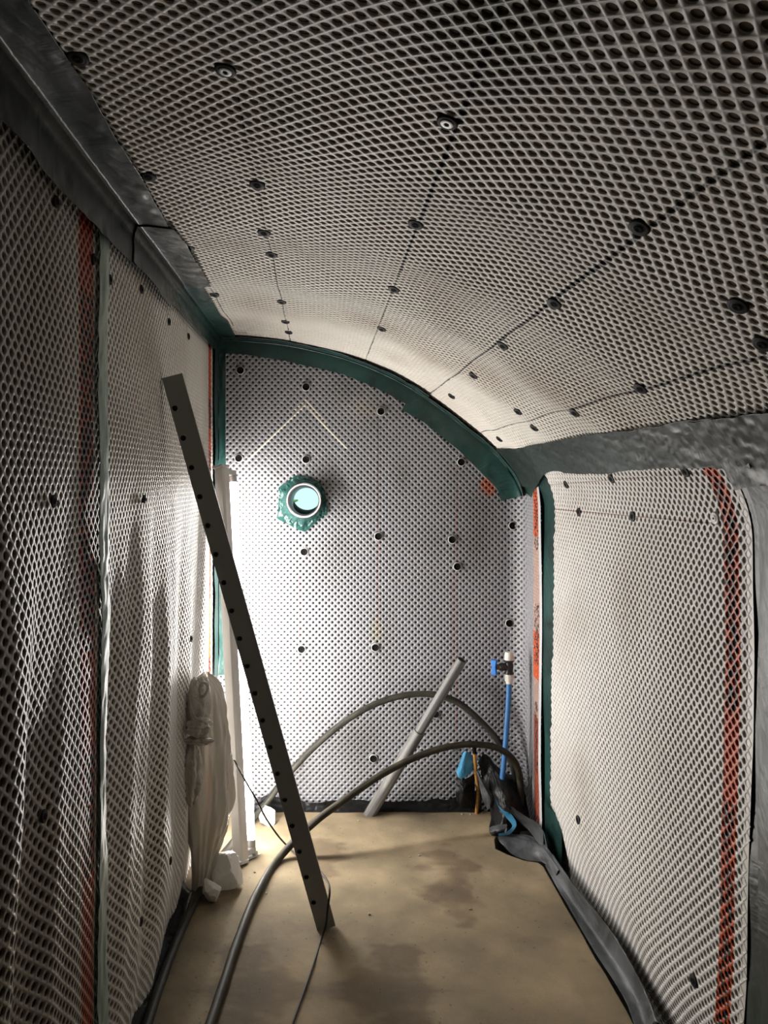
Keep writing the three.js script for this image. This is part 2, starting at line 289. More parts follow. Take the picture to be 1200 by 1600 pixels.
// right wall
const rightS = (d, y) => [rightX(d, y), y, -d];
{
  const r = [1.72, 3.33, -0.09, 1.64];
  const nearEdge = (y) => 1.755 + 0.012 * Math.sin(y * 4.1) + 0.05 * sstep(0.5, 0.0, y) - 0.0 * y;
  const farEdge = (y) => 3.20 + 0.03 * Math.sin(y * 2.2 + 0.5) + 0.04 * sstep(0.7, 0, y);
  dimpleSheet({ name: 'dimpled_membrane', label: 'brightly lit dimpled sheet beside the floor flap, orange stripe along its near edge', range: r, S: rightS, flip: -1, tint: lin(0.67, 0.655, 0.635),
    inside: (d, y) => d > nearEdge(y) - 0.004 && d < farEdge(y), seg: (d) => (d < 2.2 ? 12 : 8),
    stripe: (d, y) => { const c = nearEdge(y) + 0.075; return Math.abs(d - c) < 0.034; },
    tex: sheetCanvas(...r, (g, X, Y, k) => {
      for (let y = -0.09; y < 1.64; y += 0.01) { const c = nearEdge(y) + 0.075; g.fillStyle = '#e8602f'; g.fillRect(X(c - 0.033), Y(y + 0.0105), 0.066 * k, 0.0112 * k); }
      g.fillStyle = '#1a0b07';
      for (let y = -0.09; y < 1.64; y += 0.004) { const on = noise(y * 5.2 + 3.3, 2, 503) > 0.08; if (!on) continue; const c = nearEdge(y) + 0.075; for (let i = 0; i < 4; i++) if (rnd() < 0.5) g.fillRect(X(c - 0.027 + 0.05 * rnd()), Y(y), k * (0.004 + 0.007 * rnd()), k * (0.004 + 0.011 * rnd())); }
      line(g, X, Y, k, [[1.9, 1.425], [3.3, 1.405]], 0.0035, 'rgba(120,70,60,0.55)'); line(g, X, Y, k, [[1.9, 1.545], [3.3, 1.50]], 0.0035, 'rgba(150,100,90,0.35)');
      for (let i = 0; i < 20; i++) blot(g, X, Y, k, lerp(1.8, 3.2, rnd()), lerp(0, 1.6, rnd()), 0.1 + 0.2 * rnd(), 0.1 + 0.2 * rnd(), 'rgba(150,135,115,0.10)');
    }),
    flange: (root) => mesh('plain_edge', slab((s, t) => { const y = lerp(-0.08, 1.635, s), d = nearEdge(y) + lerp(-0.013, 0.012, t); return V3(rightX(d, y) + 0.0008, y, -d); }, 60, 2, 0.001, 1), std({ color: SHEET, roughness: 0.36, side: THREE.DoubleSide }), root) });
}
// vault
const ceilS = (s, d) => { const p = vaultP(s), n = vaultN(s), k = ceilSag(s, d); return [p[0] + n[0] * k, p[1] + n[1] * k, -d]; };
{
  const sA = vaultS(-0.45), sB = vaultS(0.845), r = [sA, sB, 0.42, 3.66];
  dimpleSheet({ name: 'dimpled_membrane', label: 'curved dimpled sheet lining the vault overhead, ruled with dark chalk lines', range: r, S: ceilS, flip: -1, tint: SHEET,
    inside: (s, d) => d > 0.42, seg: (s, d) => lod(d),
    tex: sheetCanvas(...r, (g, X, Y, k) => {
      const at = (x) => vaultS(x), chalk = (x, d0, d1, w, a) => { for (let d = d0; d < d1; d += 0.011) { const n = noise(d * 40, x * 9, 601), f = 0.55 + 0.45 * noise(d * 3.1, x * 5, 603); line(g, X, Y, k, [[at(x) + 0.0012 * n, d], [at(x) + 0.0012 * n, d + 0.011]], w * (0.7 + 0.4 * n), `rgba(14,11,12,${clamp(a * f + 0.25 * a, 0, 1).toFixed(3)})`); } };
      chalk(-0.134, 1.3, 3.6, 0.0045, 0.75); chalk(0.205, 0.75, 2.1, 0.008, 0.95); chalk(0.205, 2.1, 3.6, 0.0045, 0.8); chalk(0.497, 0.6, 2.25, 0.0105, 1); chalk(0.497, 2.25, 3.6, 0.006, 0.9); chalk(0.728, 0.9, 2.3, 0.009, 1); chalk(0.728, 2.3, 3.6, 0.005, 0.8); chalk(-0.37, 2.7, 3.4, 0.005, 0.5);
      for (let i = 0; i < 40; i++) blot(g, X, Y, k, lerp(sA, sB, rnd()), lerp(0.5, 3.5, rnd()), 0.08 + 0.15 * rnd(), 0.08 + 0.3 * rnd(), 'rgba(120,85,60,0.12)');
      blot(g, X, Y, k, at(0.2), 0.9, 0.12, 0.25, 'rgba(30,40,34,0.45)');
      line(g, X, Y, k, [[at(-0.4), 3.5], [at(-0.25), 3.56]], 0.006, 'rgba(150,70,60,0.5)');
    }, 2000) });
}
// back wall, its edge turned forward round the right-hand corner
const RAD = 0.08, CX = 0.944 - RAD, ARC = RAD * Math.PI / 2;
function endS(u, y) {
  const w = 0.0035 * fbm(u * 3.5, y * 3, 71, 3), z0 = -END + 0.006;
  if (u <= CX) return [u, y, z0 + w];
  if (u <= CX + ARC) { const t = (u - CX) / RAD; return [CX + (RAD - w) * Math.sin(t), y, z0 + RAD - (RAD - w) * Math.cos(t)]; }
  const q = u - CX - ARC; return [CX + RAD - w - 0.008 * sstep(0.02, 0.24, q) * (1 + 0.8 * Math.sin(y * 5)), y, z0 + RAD + q];
}
{
  const r = [-0.49, 1.27, -0.05, 2.17], far = (y) => 1.228 + 0.016 * Math.sin(y * 4.6 + 0.4) - 0.05 * sstep(1.40, 1.56, y);
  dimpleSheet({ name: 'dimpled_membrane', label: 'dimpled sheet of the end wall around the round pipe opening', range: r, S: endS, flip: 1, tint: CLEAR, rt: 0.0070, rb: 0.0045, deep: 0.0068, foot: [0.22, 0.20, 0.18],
    inside: (u, y) => (u < 0.93 ? y < vaultAt(u) - 0.012 : y < 1.545) && Math.hypot(u + 0.0735, y - 1.428) > 0.088 && u < far(y), seg: () => 8,
    stripe: (u, y) => u > far(y) - 0.135 && u < far(y) - 0.03,
    tex: sheetCanvas(...r, (g, X, Y, k) => {
      for (let y = -0.05; y < 1.6; y += 0.01) { g.fillStyle = y > 1.28 || (y > 0.66 && y < 0.86) ? '#ff6a26' : y < 0.5 ? '#b3583c' : noise(y * 3, 5, 611) > -0.2 ? '#d9b3a2' : '#e0855c'; g.fillRect(X(far(y) - 0.135), Y(y + 0.0105), 0.10 * k, 0.0112 * k); }
      g.fillStyle = '#1a0b07'; for (let y = 0; y < 1.6; y += 0.004) { if (noise(y * 4.2 + 1.3, 9, 613) < 0.05) continue; for (let i = 0; i < 3; i++) if (rnd() < 0.7) g.fillRect(X(far(y) - 0.12 + 0.07 * rnd()), Y(y), k * (0.004 + 0.006 * rnd()), k * (0.004 + 0.01 * rnd())); }
      // worn pale creases that meet in a peak above the pipe, and a second short pair beside them
      const pk = [-0.066, 1.868], W = 'rgba(255,250,225,0.95)';
      g.globalCompositeOperation = 'source-over';
      line(g, X, Y, k, [pk, [-0.35, 1.60]], 0.008, '#fffbe6'); line(g, X, Y, k, [pk, [0.045, 1.745], [0.12, 1.668]], 0.008, '#fffbe6'); line(g, X, Y, k, [[-0.066, 1.892], [-0.125, 1.835]], 0.006, '#fdf3d8'); line(g, X, Y, k, [[-0.066, 1.892], [0.035, 1.775]], 0.006, '#fdf3d8');
      for (const [u, a, b] of [[-0.095, 0.36, 1.12], [0.27, 0.80, 1.60], [0.632, 0.35, 1.58], [0.615, 0.6, 1.1]]) for (let y = a; y < b; y += 0.02) line(g, X, Y, k, [[u + 0.003 * noise(y * 20, u, 7), y], [u + 0.003 * noise(y * 20 + 0.4, u, 7), y + 0.02]], 0.0045, `rgba(190,95,75,${(0.25 + 0.3 * Math.abs(noise(y * 7, u * 9, 8))).toFixed(2)})`);
      line(g, X, Y, k, [[0.27, 1.83], [0.27, 1.30]], 0.004, 'rgba(60,60,60,0.5)');
      // a splash of orange spray paint near the springing
      for (let i = 0; i < 14; i++) blot(g, X, Y, k, 0.775 + 0.05 * (rnd() - 0.5), 1.49 + 0.05 * (rnd() - 0.5), 0.035, 0.035, 'rgba(232,110,70,0.28)');
      for (let i = 0; i < 26; i++) blot(g, X, Y, k, lerp(-0.4, 0.9, rnd()), lerp(0.1, 2.0, rnd()), 0.06 + 0.16 * rnd(), 0.06 + 0.2 * rnd(), 'rgba(95,92,86,0.22)');
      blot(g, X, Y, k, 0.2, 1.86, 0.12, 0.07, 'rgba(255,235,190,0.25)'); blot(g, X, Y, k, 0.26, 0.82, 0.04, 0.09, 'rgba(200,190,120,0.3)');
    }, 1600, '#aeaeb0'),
    flange: (root) => mesh('plain_edge', slab((s, t) => { const y = lerp(-0.04, 1.545, s), p = endS(far(y) + lerp(-0.03, 0.006, t), y); return V3(p[0] + 0.0008, p[1], p[2]); }, 60, 2, 0.001, 1), std({ color: CLEAR, roughness: 0.36, side: THREE.DoubleSide }), root) });
}

// ---------------------------------------------------------------- sealing tape
function tape(label, fn, nu, nv, mat = M.tape, flip = 1, parent) { const m = mesh('sealing_tape', slab(fn, nu, nv, 0.0016, flip), mat); return tag(m, label, 'tape', undefined); }
// along the join of left wall and vault: three overlapping lengths folded into the corner
const cornerTape = (d0, d1, lift, ww, cw, wob) => (s, t) => {
  const d = lerp(d0, d1, s), xc = -0.488 + 0.0085 * (d - 1) + lift, yc = 2.178 - lift;
  const w = ww + wob * noise(d * 5, ww * 90, 701), c = cw + wob * noise(d * 6, cw * 70, 703), rip = 0.0025 * noise(d * 30, t * 6, 705) + 0.004 * noise(d * 7, t * 3, 706);
  if (t < 0.5) { const q = 1 - t * 2; return V3(xc + rip * q + 0.010 * (1 - Math.min(1, q * 4)), yc - 0.006 - w * q, -d); }
  const q = t * 2 - 1, x = xc + 0.010 + c * q; return V3(x, Math.min(yc, vaultAt(x) - 0.004 - lift) - rip * q - 0.004 * (1 - q), -d);
};
tape('wide dark tape folded into the wall and vault join, nearest the viewer', cornerTape(0.85, 2.05, 0.006, 0.098, 0.088, 0.006), 90, 12, M.blackTape, -1);
tape('short overlapping length of dark tape on the wall and vault join', cornerTape(2.0, 2.62, 0.010, 0.086, 0.094, 0.007), 60, 12, M.blackTape, -1);
tape('green tape on the wall and vault join running into the back corner', cornerTape(2.5, 3.68, 0.003, 0.072, 0.07, 0.005), 80, 12, M.tape, -1);
// round the arch at the back wall: two lengths
const archTape = (x0, x1, lift, cw, ww) => (s, t) => {
  const S0 = vaultS(x0), S1 = vaultS(x1), q = lerp(S0, S1, s), rip = 0.003 * noise(q * 22, t * 5, 711), n = vaultN(q), p = vaultP(q);
  const c = cw + 0.008 * noise(q * 5, 3, 713), w = ww + 0.008 * noise(q * 6, 8, 715);
  if (t < 0.5) { const k = 1 - t * 2; return V3(p[0] + n[0] * (0.008 + lift + rip * k), p[1] + n[1] * (0.008 + lift + rip * k), -END + 0.02 + lift + c * k); }
  const k = t * 2 - 1, x = p[0] + n[0] * (0.008 + w * k), a = Math.asin(clamp((x - CX) / RAD, 0, 0.98)); return V3(x, p[1] + n[1] * (0.008 + w * k), -END + 0.014 + lift + rip * k + 0.006 * (1 - k) + RAD * (1 - Math.cos(a)));
};
tape('dark green tape following the crown of the arch on the end wall', archTape(-0.468, 0.50, 0.002, 0.085, 0.072), 90, 12, M.tape, 1);
tape('dark green tape down the haunch of the arch, loose cut end hanging', archTape(0.44, 0.9405, 0.006, 0.055, 0.105), 80, 12, M.tape, 1);
// back corners
tape('dark green vertical tape in the back corner above the tube light', (s, t) => { const y = lerp(2.12, 0.62, s), r = 0.004 * noise(y * 9, t * 4, 721), q = t * 2 - 1, w = 0.045 + 0.012 * noise(y * 3, 1, 723); return q < 0 ? V3(-0.470 + r, y, -END + 0.016 - q * (w + 0.09)) : V3(-0.470 + w * q, y, -END + 0.016 + r * q); }, 60, 10, M.tape, -1);
tape('dark green vertical tape between the end sheet and the bright side sheet', (s, t) => { const y = lerp(1.64, -0.09, s), r = 0.003 * noise(y * 7, t * 3, 731), top = Math.max(0, y - 1.4); return V3(0.9485 + r - 1.9 * top * top, y, -lerp(lerp(3.46, 3.69, sstep(1.40, 1.5, y)), 3.13, t)); }, 70, 8, M.tape, -1);
// along the springing on the right
const springTape = (d0, d1, s0, s1, lift, curl) => (s, t) => {
  const d = lerp(d0, d1, s), a = s0(d), b = s1(d), q = lerp(a, b, t), p = vaultP(q), n = vaultN(q), rip = lift + 0.003 * noise(d * 16 + t * 3, t * 5, 741) + 0.002 * noise(d * 45 - t * 14, t * 9, 743) + curl * sstep(0.9, 1, s);
  return V3(p[0] + n[0] * rip, p[1] + n[1] * rip, -d);
};
tape('long green tape along the springing of the vault to the back corner', springTape(3.66, 1.62, (d) => vaultS(0.822 - 0.004 * d + 0.01 * noise(d * 3, 0, 745)), (d) => vaultS(0.896 + 0.006 * noise(d * 4, 5, 747) + 0.03 * sstep(3.1, 3.45, d)), 0.011, 0.004), 120, 12, M.greyTape, -1);
tape('creased grey green tape lapped over the springing tape, nearest the viewer', springTape(1.735, 0.9, (d) => vaultS(0.812 + 0.006 * noise(d * 3, 0, 751)), (d) => vaultS(0.912 + 0.01 * noise(d * 5, 5, 753)), 0.017, 0), 70, 12, M.greyTape, -1);
// near end of the right wall: upright lengths
tape('upright grey green tape beside the orange striped sheet edge', (s, t) => { const y = lerp(1.60, -0.09, s), r = 0.004 * noise(y * 6, t * 3, 761), p = rightX(1.7, y); return V3(p + 0.006 - r - 0.012 * sstep(0.25, 0.0, t) * 0, y, -lerp(1.79, 1.665, t)); }, 70, 8, M.greyTape, -1);
tape('second upright tape overlapping the first at a dark crease', (s, t) => { const y = lerp(1.60, -0.09, s), r = 0.005 * noise(y * 5, t * 3, 763), p = rightX(1.6, y); return V3(p - 0.003 - r - 0.004 * Math.sin(t * 3), y, -lerp(1.70 + 0.006 * noise(y * 8, 2, 765), 1.45, t)); }, 70, 8, M.greyTape, -1);
// pale seam on the left wall
{ const m = mesh('seam_strip', slab((s, t) => { const y = lerp(2.11, 0.0, s), d = SEAM + lerp(-0.036, 0.036, t) + 0.008 * noise(y * 5, 1, 771); return V3(leftX(d, y) + 0.007 + 0.003 * Math.sin(t * Math.PI) + 0.0025 * noise(y * 30, t * 4, 773), y, -d); }, 110, 6, 0.0015, -1), M.paleStrip); tag(m, 'pale green strip covering the seam between the two folded sheets', 'strip'); }
// dark strip along the foot of the left wall
tag(mesh('base_strip', slab((s, t) => { const d = lerp(1.7, 2.95, s), k = t; return V3(-0.532 + 0.045 * k + 0.0085 * (d - 1), 0.06 * (1 - k) * (1 - k) + 0.004 + 0.003 * noise(d * 9, t * 2, 781), -d); }, 50, 6, 0.0015, -1), M.darkSheet), 'black strip at the foot of the folded wall behind the floor hose', 'strip');

// ---------------------------------------------------------------- pipe through the back wall
const PIPE = V3(-0.0735, 1.428, -3.63);
{
  const t = thing('pipe_sleeve', 'short round pipe through the end wall with bright daylight beyond', 'pipe', PIPE);
  const dir = V3(-0.0787 + 0.0735, 1.402 - 1.428, -0.94), L = dir.length();
  const prof = [[0.0705, 0], [0.0775, 0], [0.0795, 0.004], [0.0795, L], [0.0705, L], [0.0705, 0]].map(([x, y]) => new THREE.Vector2(x, y));
  const g = new THREE.LatheGeometry(prof, 48); g.applyQuaternion(new THREE.Quaternion().setFromUnitVectors(V3(0, 1, 0), dir.clone().normalize()));
  mesh('pipe_wall', g, M.sleeve, t);
  const rim = new THREE.TorusGeometry(0.0755, 0.0035, 8, 48); mesh('cut_rim', rim, std({ color: lin(0.5, 0.42, 0.44), roughness: 0.35 }), t);
  // taped collar: an irregular patch of overlapping pieces
  const out = [[-0.107, -0.050], [-0.106, 0.055], [-0.08, 0.075], [-0.035, 0.108], [0.005, 0.104], [0.045, 0.09], [0.068, 0.078], [0.085, 0.04], [0.098, -0.055], [0.062, -0.085], [0.005, -0.14], [-0.02, -0.132], [-0.115, -0.08]].map(([x, y]) => [x * 1.12, y * 1.05]);
  const N = 156, ring = (a) => { const ang = -Math.PI + a * 2 * Math.PI; let best = 0.1; for (let i = 0; i < out.length; i++) { const [x1, y1] = out[i], [x2, y2] = out[(i + 1) % out.length], c = Math.cos(ang), s = Math.sin(ang), den = c * (y2 - y1) - s * (x2 - x1); if (Math.abs(den) < 1e-9) continue; const r = (x1 * (y2 - y1) - y1 * (x2 - x1)) / den, k = Math.abs(x2 - x1) > Math.abs(y2 - y1) ? (r * c - x1) / (x2 - x1) : (r * s - y1) / (y2 - y1); if (r > 0 && k >= -1e-6 && k <= 1 + 1e-6) best = r; } return best; };
  const cg = slab((s, q) => { const a = -Math.PI + s * 2 * Math.PI, r1 = ring(s % 1), r = lerp(0.0802, r1, q), pl = 0.006 * noise(s * 34, q * 3, 791) + 0.004 * noise(s * 80, q * 5, 793); return V3(-0.0735 + r * Math.cos(a), 1.428 + r * Math.sin(a), -END + 0.016 + 0.05 * Math.pow(1 - q, 3) + pl * Math.sin(q * Math.PI)); }, N, 10, 0.0015, 1);
  tag(mesh('tape_collar', cg, std({ color: lin(0.016, 0.06, 0.054), roughness: 0.26, bumpMap: M.tape.bumpMap, bumpScale: 0.003, side: THREE.DoubleSide })), 'crinkled green tape patch stuck around the round pipe opening', 'tape');
}
// a little greenery outside, seen down the pipe
{
  structure('ground_outside', new THREE.BoxGeometry(4, 0.2, 3).translate(-0.3, 0.1, -6.2), M.earth);
  const t = thing('garden_tree', 'young green tree outside, glimpsed down the round pipe', 'tree', V3(-0.36, 0.2, -6.6));
  mesh('stem', new THREE.CylinderGeometry(0.012, 0.02, 0.9, 8).translate(0, 0.45, 0), M.bark, t);
  const gs = []; for (let i = 0; i < 90; i++) { const g = new THREE.CircleGeometry(0.035 + 0.02 * rnd(), 6); g.scale(1, 0.55, 1); g.rotateX(rnd() * 3); g.rotateY(rnd() * 6); g.translate((rnd() - 0.5) * 0.34, 0.75 + rnd() * 0.55, (rnd() - 0.5) * 0.4); gs.push(g); }
  const fol = mesh('foliage', mergeGeometries(gs), M.leaf, t);
}

// ---------------------------------------------------------------- fixings: plugs hammered through the sheets
const lathe = (pts, n = 24) => new THREE.LatheGeometry(pts.map(([x, y]) => new THREE.Vector2(x, y)), n);
const PG = {
  gasket: lathe([[0.0155, -0.003], [0.0192, -0.003], [0.0197, 0.001], [0.0185, 0.003], [0.0165, 0.0027], [0.0155, 0.001], [0.0155, -0.003]]),
  cup: lathe([[0.0165, 0.0026], [0.0155, 0.0048], [0.0142, 0.0040], [0.0132, 0.0015], [0.0001, 0.001]]),
  pin: lathe([[0.0001, 0.0030], [0.0035, 0.0028], [0.0045, 0.0018], [0.0045, 0.0]], 14),
  washer: lathe([[0.004, -0.002], [0.0215, -0.002], [0.0225, 0.001], [0.021, 0.0038], [0.0185, 0.003], [0.0165, 0.0048], [0.0145, 0.0034], [0.0125, 0.0052], [0.010, 0.0052], [0.004, 0.003], [0.004, -0.002]], 28),
  hub: lathe([[0.0036, 0.0056], [0.005, 0.0068], [0.0095, 0.0062], [0.011, 0.005], [0.0112, 0.003]], 24),
  hole: lathe([[0.0001, 0.0015], [0.004, 0.0025]], 14),
};
const GC = 'plugs on the vault', GL = 'plugs on the folded side sheets';
function plug(kind, p, n, label, group, tilt = 0) {
  const t = thing('fixing_plug', label, 'plug', V3(...p), group), N = V3(...n).normalize();
  t.quaternion.setFromUnitVectors(V3(0, 1, 0), N);
  if (tilt) t.rotateX(tilt);
  if (kind === 'end') { mesh('gasket', PG.gasket, M.plugPale, t); mesh('cup', PG.cup, M.plugBlack, t); mesh('pin', PG.pin, M.plugBlack, t); }
  else { t.scale.setScalar(group === GC ? 0.76 : group === GL ? 0.56 : 0.7); mesh('washer', PG.washer, kind === 'grey' ? M.plugPale : M.plugRubber, t); mesh('hub', PG.hub, kind === 'bright' ? M.plugMetal : kind === 'grey' ? M.plugPale : M.plugBlack, t).scale.set(kind === 'bright' ? 1.3 : 1, 1, kind === 'bright' ? 1.3 : 1); mesh('pin_hole', PG.hole, M.plugBlack, t).position.y = 0.004; }
  return t;
}
const GE = 'plugs on the end wall', GR = 'plugs on the bright side sheet'; 
for (const [x, y, l] of [
  [-0.369, 2.029, 'black plug with pale ring at the top corner of the end wall beneath the tape'],
  [-0.065, 1.952, 'black plug with pale ring above the peak of the pale crease marks'],
  [0.282, 1.839, 'black plug with pale ring under the arch tape, highest past the peaked crease'],
  [-0.377, 1.622, 'black plug with pale ring beside the corner tape above the lamp top'],
  [-0.065, 1.616, 'black plug with pale ring just above the round pipe opening'],
  [0.654, 1.604, 'black plug with pale ring level with the pipe, near the arch haunch'],
  [0.892, 1.31, 'black plug with pale ring below the cut end of the arch tape'],
  [0.27, 1.26, 'black plug with pale ring lower and beyond the round opening, mid wall'],
  [0.612, 1.245, 'black plug with pale ring, upper of the close pair below the paint splash'],
  [-0.074, 1.188, 'black plug with pale ring directly beneath the green tape collar'],
  [0.636, 1.12, 'black plug with pale ring, lower of the close pair below the paint splash'],
  [0.877, 0.858, 'black plug with pale ring above the water valve near the corner'],
  [0.256, 0.745, 'black plug with pale ring at mid height above the arched hoses'],
  [-0.086, 0.737, 'dark plug with pale ring near the glare, above a red pencil line'],
  [-0.098, 0.216, 'dark plug with pale ring behind the start of the upper hose arch'],
  [0.247, 0.231, 'black plug with pale ring between the hoses beside the leaning grey pipe'],
  [0.535, 0.436, 'black plug half hidden behind the leaning grey pipe under the hose'],
  [0.615, 0.288, 'black plug just below the lower hose near the blue plastic'],
]) plug('end', [endS(x, y)[0], y, endS(x, y)[2] + 0.003], [0, 0, 1], l, GE);
for (const [x, d, k, l] of [
  [-0.368, 1.212, '', 'black washer plug on the vault beside the folded corner tape, nearest the viewer'],
  [-0.144, 1.212, 'bright', 'shiny washer plug in a dented patch of vault near the corner tape'],
  [0.191, 1.199, 'bright', 'silver centred washer plug where the second chalk line begins overhead'],
  [-0.365, 1.697, '', 'black washer plug at the tape edge, second along the vault row beside it'],
  [-0.133, 1.687, '', 'dark washer plug on the first chalk line, nearest of that line'],
  [-0.139, 1.995, '', 'dark washer plug on the first chalk line, second from the viewer'],
  [-0.135, 2.216, '', 'dark washer plug on the first chalk line, third from the viewer'],
  [-0.366, 2.223, '', 'dark washer plug tucked at the ragged end of the lapped tape'],
  [-0.37, 2.795, '', 'small dark plug on the vault by the green corner tape, farthest of its row'],
  [-0.135, 2.808, '', 'dark washer plug on the first chalk line, third from the back wall'],
  [-0.138, 3.171, '', 'dark washer plug on the first chalk line, second from the back wall'],
  [-0.133, 3.39, '', 'dark washer plug at the back end of the first chalk line'],
  [0.2, 1.672, '', 'washer plug on the second chalk line, second from the viewer'],
  [0.207, 2.241, '', 'washer plug on the second chalk line, where the line fades'],
  [0.217, 2.788, '', 'small washer plug on the second chalk line, nearest the arch tape'],
  [0.488, 1.216, '', 'large tilted washer plug on the darkest chalk line, nearest the viewer'],
  [0.502, 1.708, '', 'tilted washer plug on the darkest chalk line, second from the viewer'],
  [0.51, 2.221, '', 'washer plug on the darkest chalk line, third from the viewer'],
  [0.53, 2.748, '', 'washer plug on the darkest chalk line, fourth from the viewer'],
  [0.548, 3.3, '', 'small plug at the arch tape end of the darkest chalk line'],
  [0.643, 1.221, '', 'ridged washer plug off the chalk lines, between the two lowest of them'],
  [0.707, 1.266, '', 'washer plug on the lowest chalk line at the very edge of the picture'],
  [0.723, 1.789, '', 'washer plug on the lowest chalk line above the springing tape step'],
  [0.739, 2.301, '', 'washer plug on the lowest chalk line halfway to the arch'],
  [0.688, 2.752, '', 'dark plug just above the lowest chalk line on the palest vault area'],
  [0.754, 2.786, '', 'washer plug on the lowest chalk line above the green springing tape'],
  [0.77, 3.413, '', 'small plug at the arch end of the lowest chalk line'],
]) { const s = vaultS(x), p = ceilS(s, d), n = vaultN(s); plug(k, [p[0] + n[0] * 0.002, p[1] + n[1] * 0.002, p[2]], [n[0], n[1], 0], l, GC, k ? 0.12 : 0.2); }
for (const [d, y, k, l] of [
  [2.969, 1.507, '', 'dark plug high on the bright side sheet, closest to the back corner'],
  [2.479, 1.53, '', 'dark plug in the top row of the bright sheet, middle of three'],
  [1.953, 1.549, '', 'dark plug in the top row of the bright sheet, beside the orange stripe'],
  [2.887, 1.408, '', 'dark plug in the second row of the bright sheet, nearest the back corner'],
  [2.387, 1.417, '', 'dark plug in the second row of the bright sheet, middle one'],
  [1.886, 1.438, 'grey', 'pale grey plug in the second row beside the orange stripe'],
  [2.895, 0.29, '', 'dark plug low on the bright sheet above the folded floor flap'],
  [2.003, 0.27, '', 'dark plug low on the bright sheet near the striped edge'],
]) plug(k, [rightX(d, y) - 0.002, y, -d], [-1, -Math.max(0, 3.8 * (y - 1.4)), 0], l, GR, 0.12);
for (const [d, y, l] of [
  [1.474, 2.044, 'dark plug high on the near folded sheet under the corner tape'],
  [1.714, 2.004, 'dark plug at the pale seam strip just below the corner tape'],
  [1.84, 1.991, 'dark plug immediately past the pale seam strip, high on the sheet'],
  [2.156, 2.043, 'dark plug high on the rippled sheet, second past the seam'],
  [2.531, 2.028, 'dark plug high on the rippled sheet, third past the seam'],
  [2.891, 2.045, 'dark plug high on the rippled sheet, fourth past the seam'],
  [1.459, 1.491, 'dark plug pulling in the near folded sheet at mid height'],
  [2.163, 1.475, 'dark plug where the ripples gather beside the channel top'],
  [2.878, 0.951, 'dark plug on the rippled sheet beside the glare, above the bag'],
  [1.442, 0.922, 'dark plug deep in a fold of the near sheet'],
  [2.104, 0.362, 'dark plug low on the rippled sheet above the floor hose'],
  [2.47, 0.346, 'dark plug low on the rippled sheet next to the white bag'],
  [1.768, 0.386, 'dark plug at the foot of the pale seam strip'],
]) { const D = d * 1.0163, H = EYE + (y - EYE) * 1.0163; plug('', [leftX(D, H) + 0.003, H, -D], [1, 0, 0], l, GL, 0.1); }

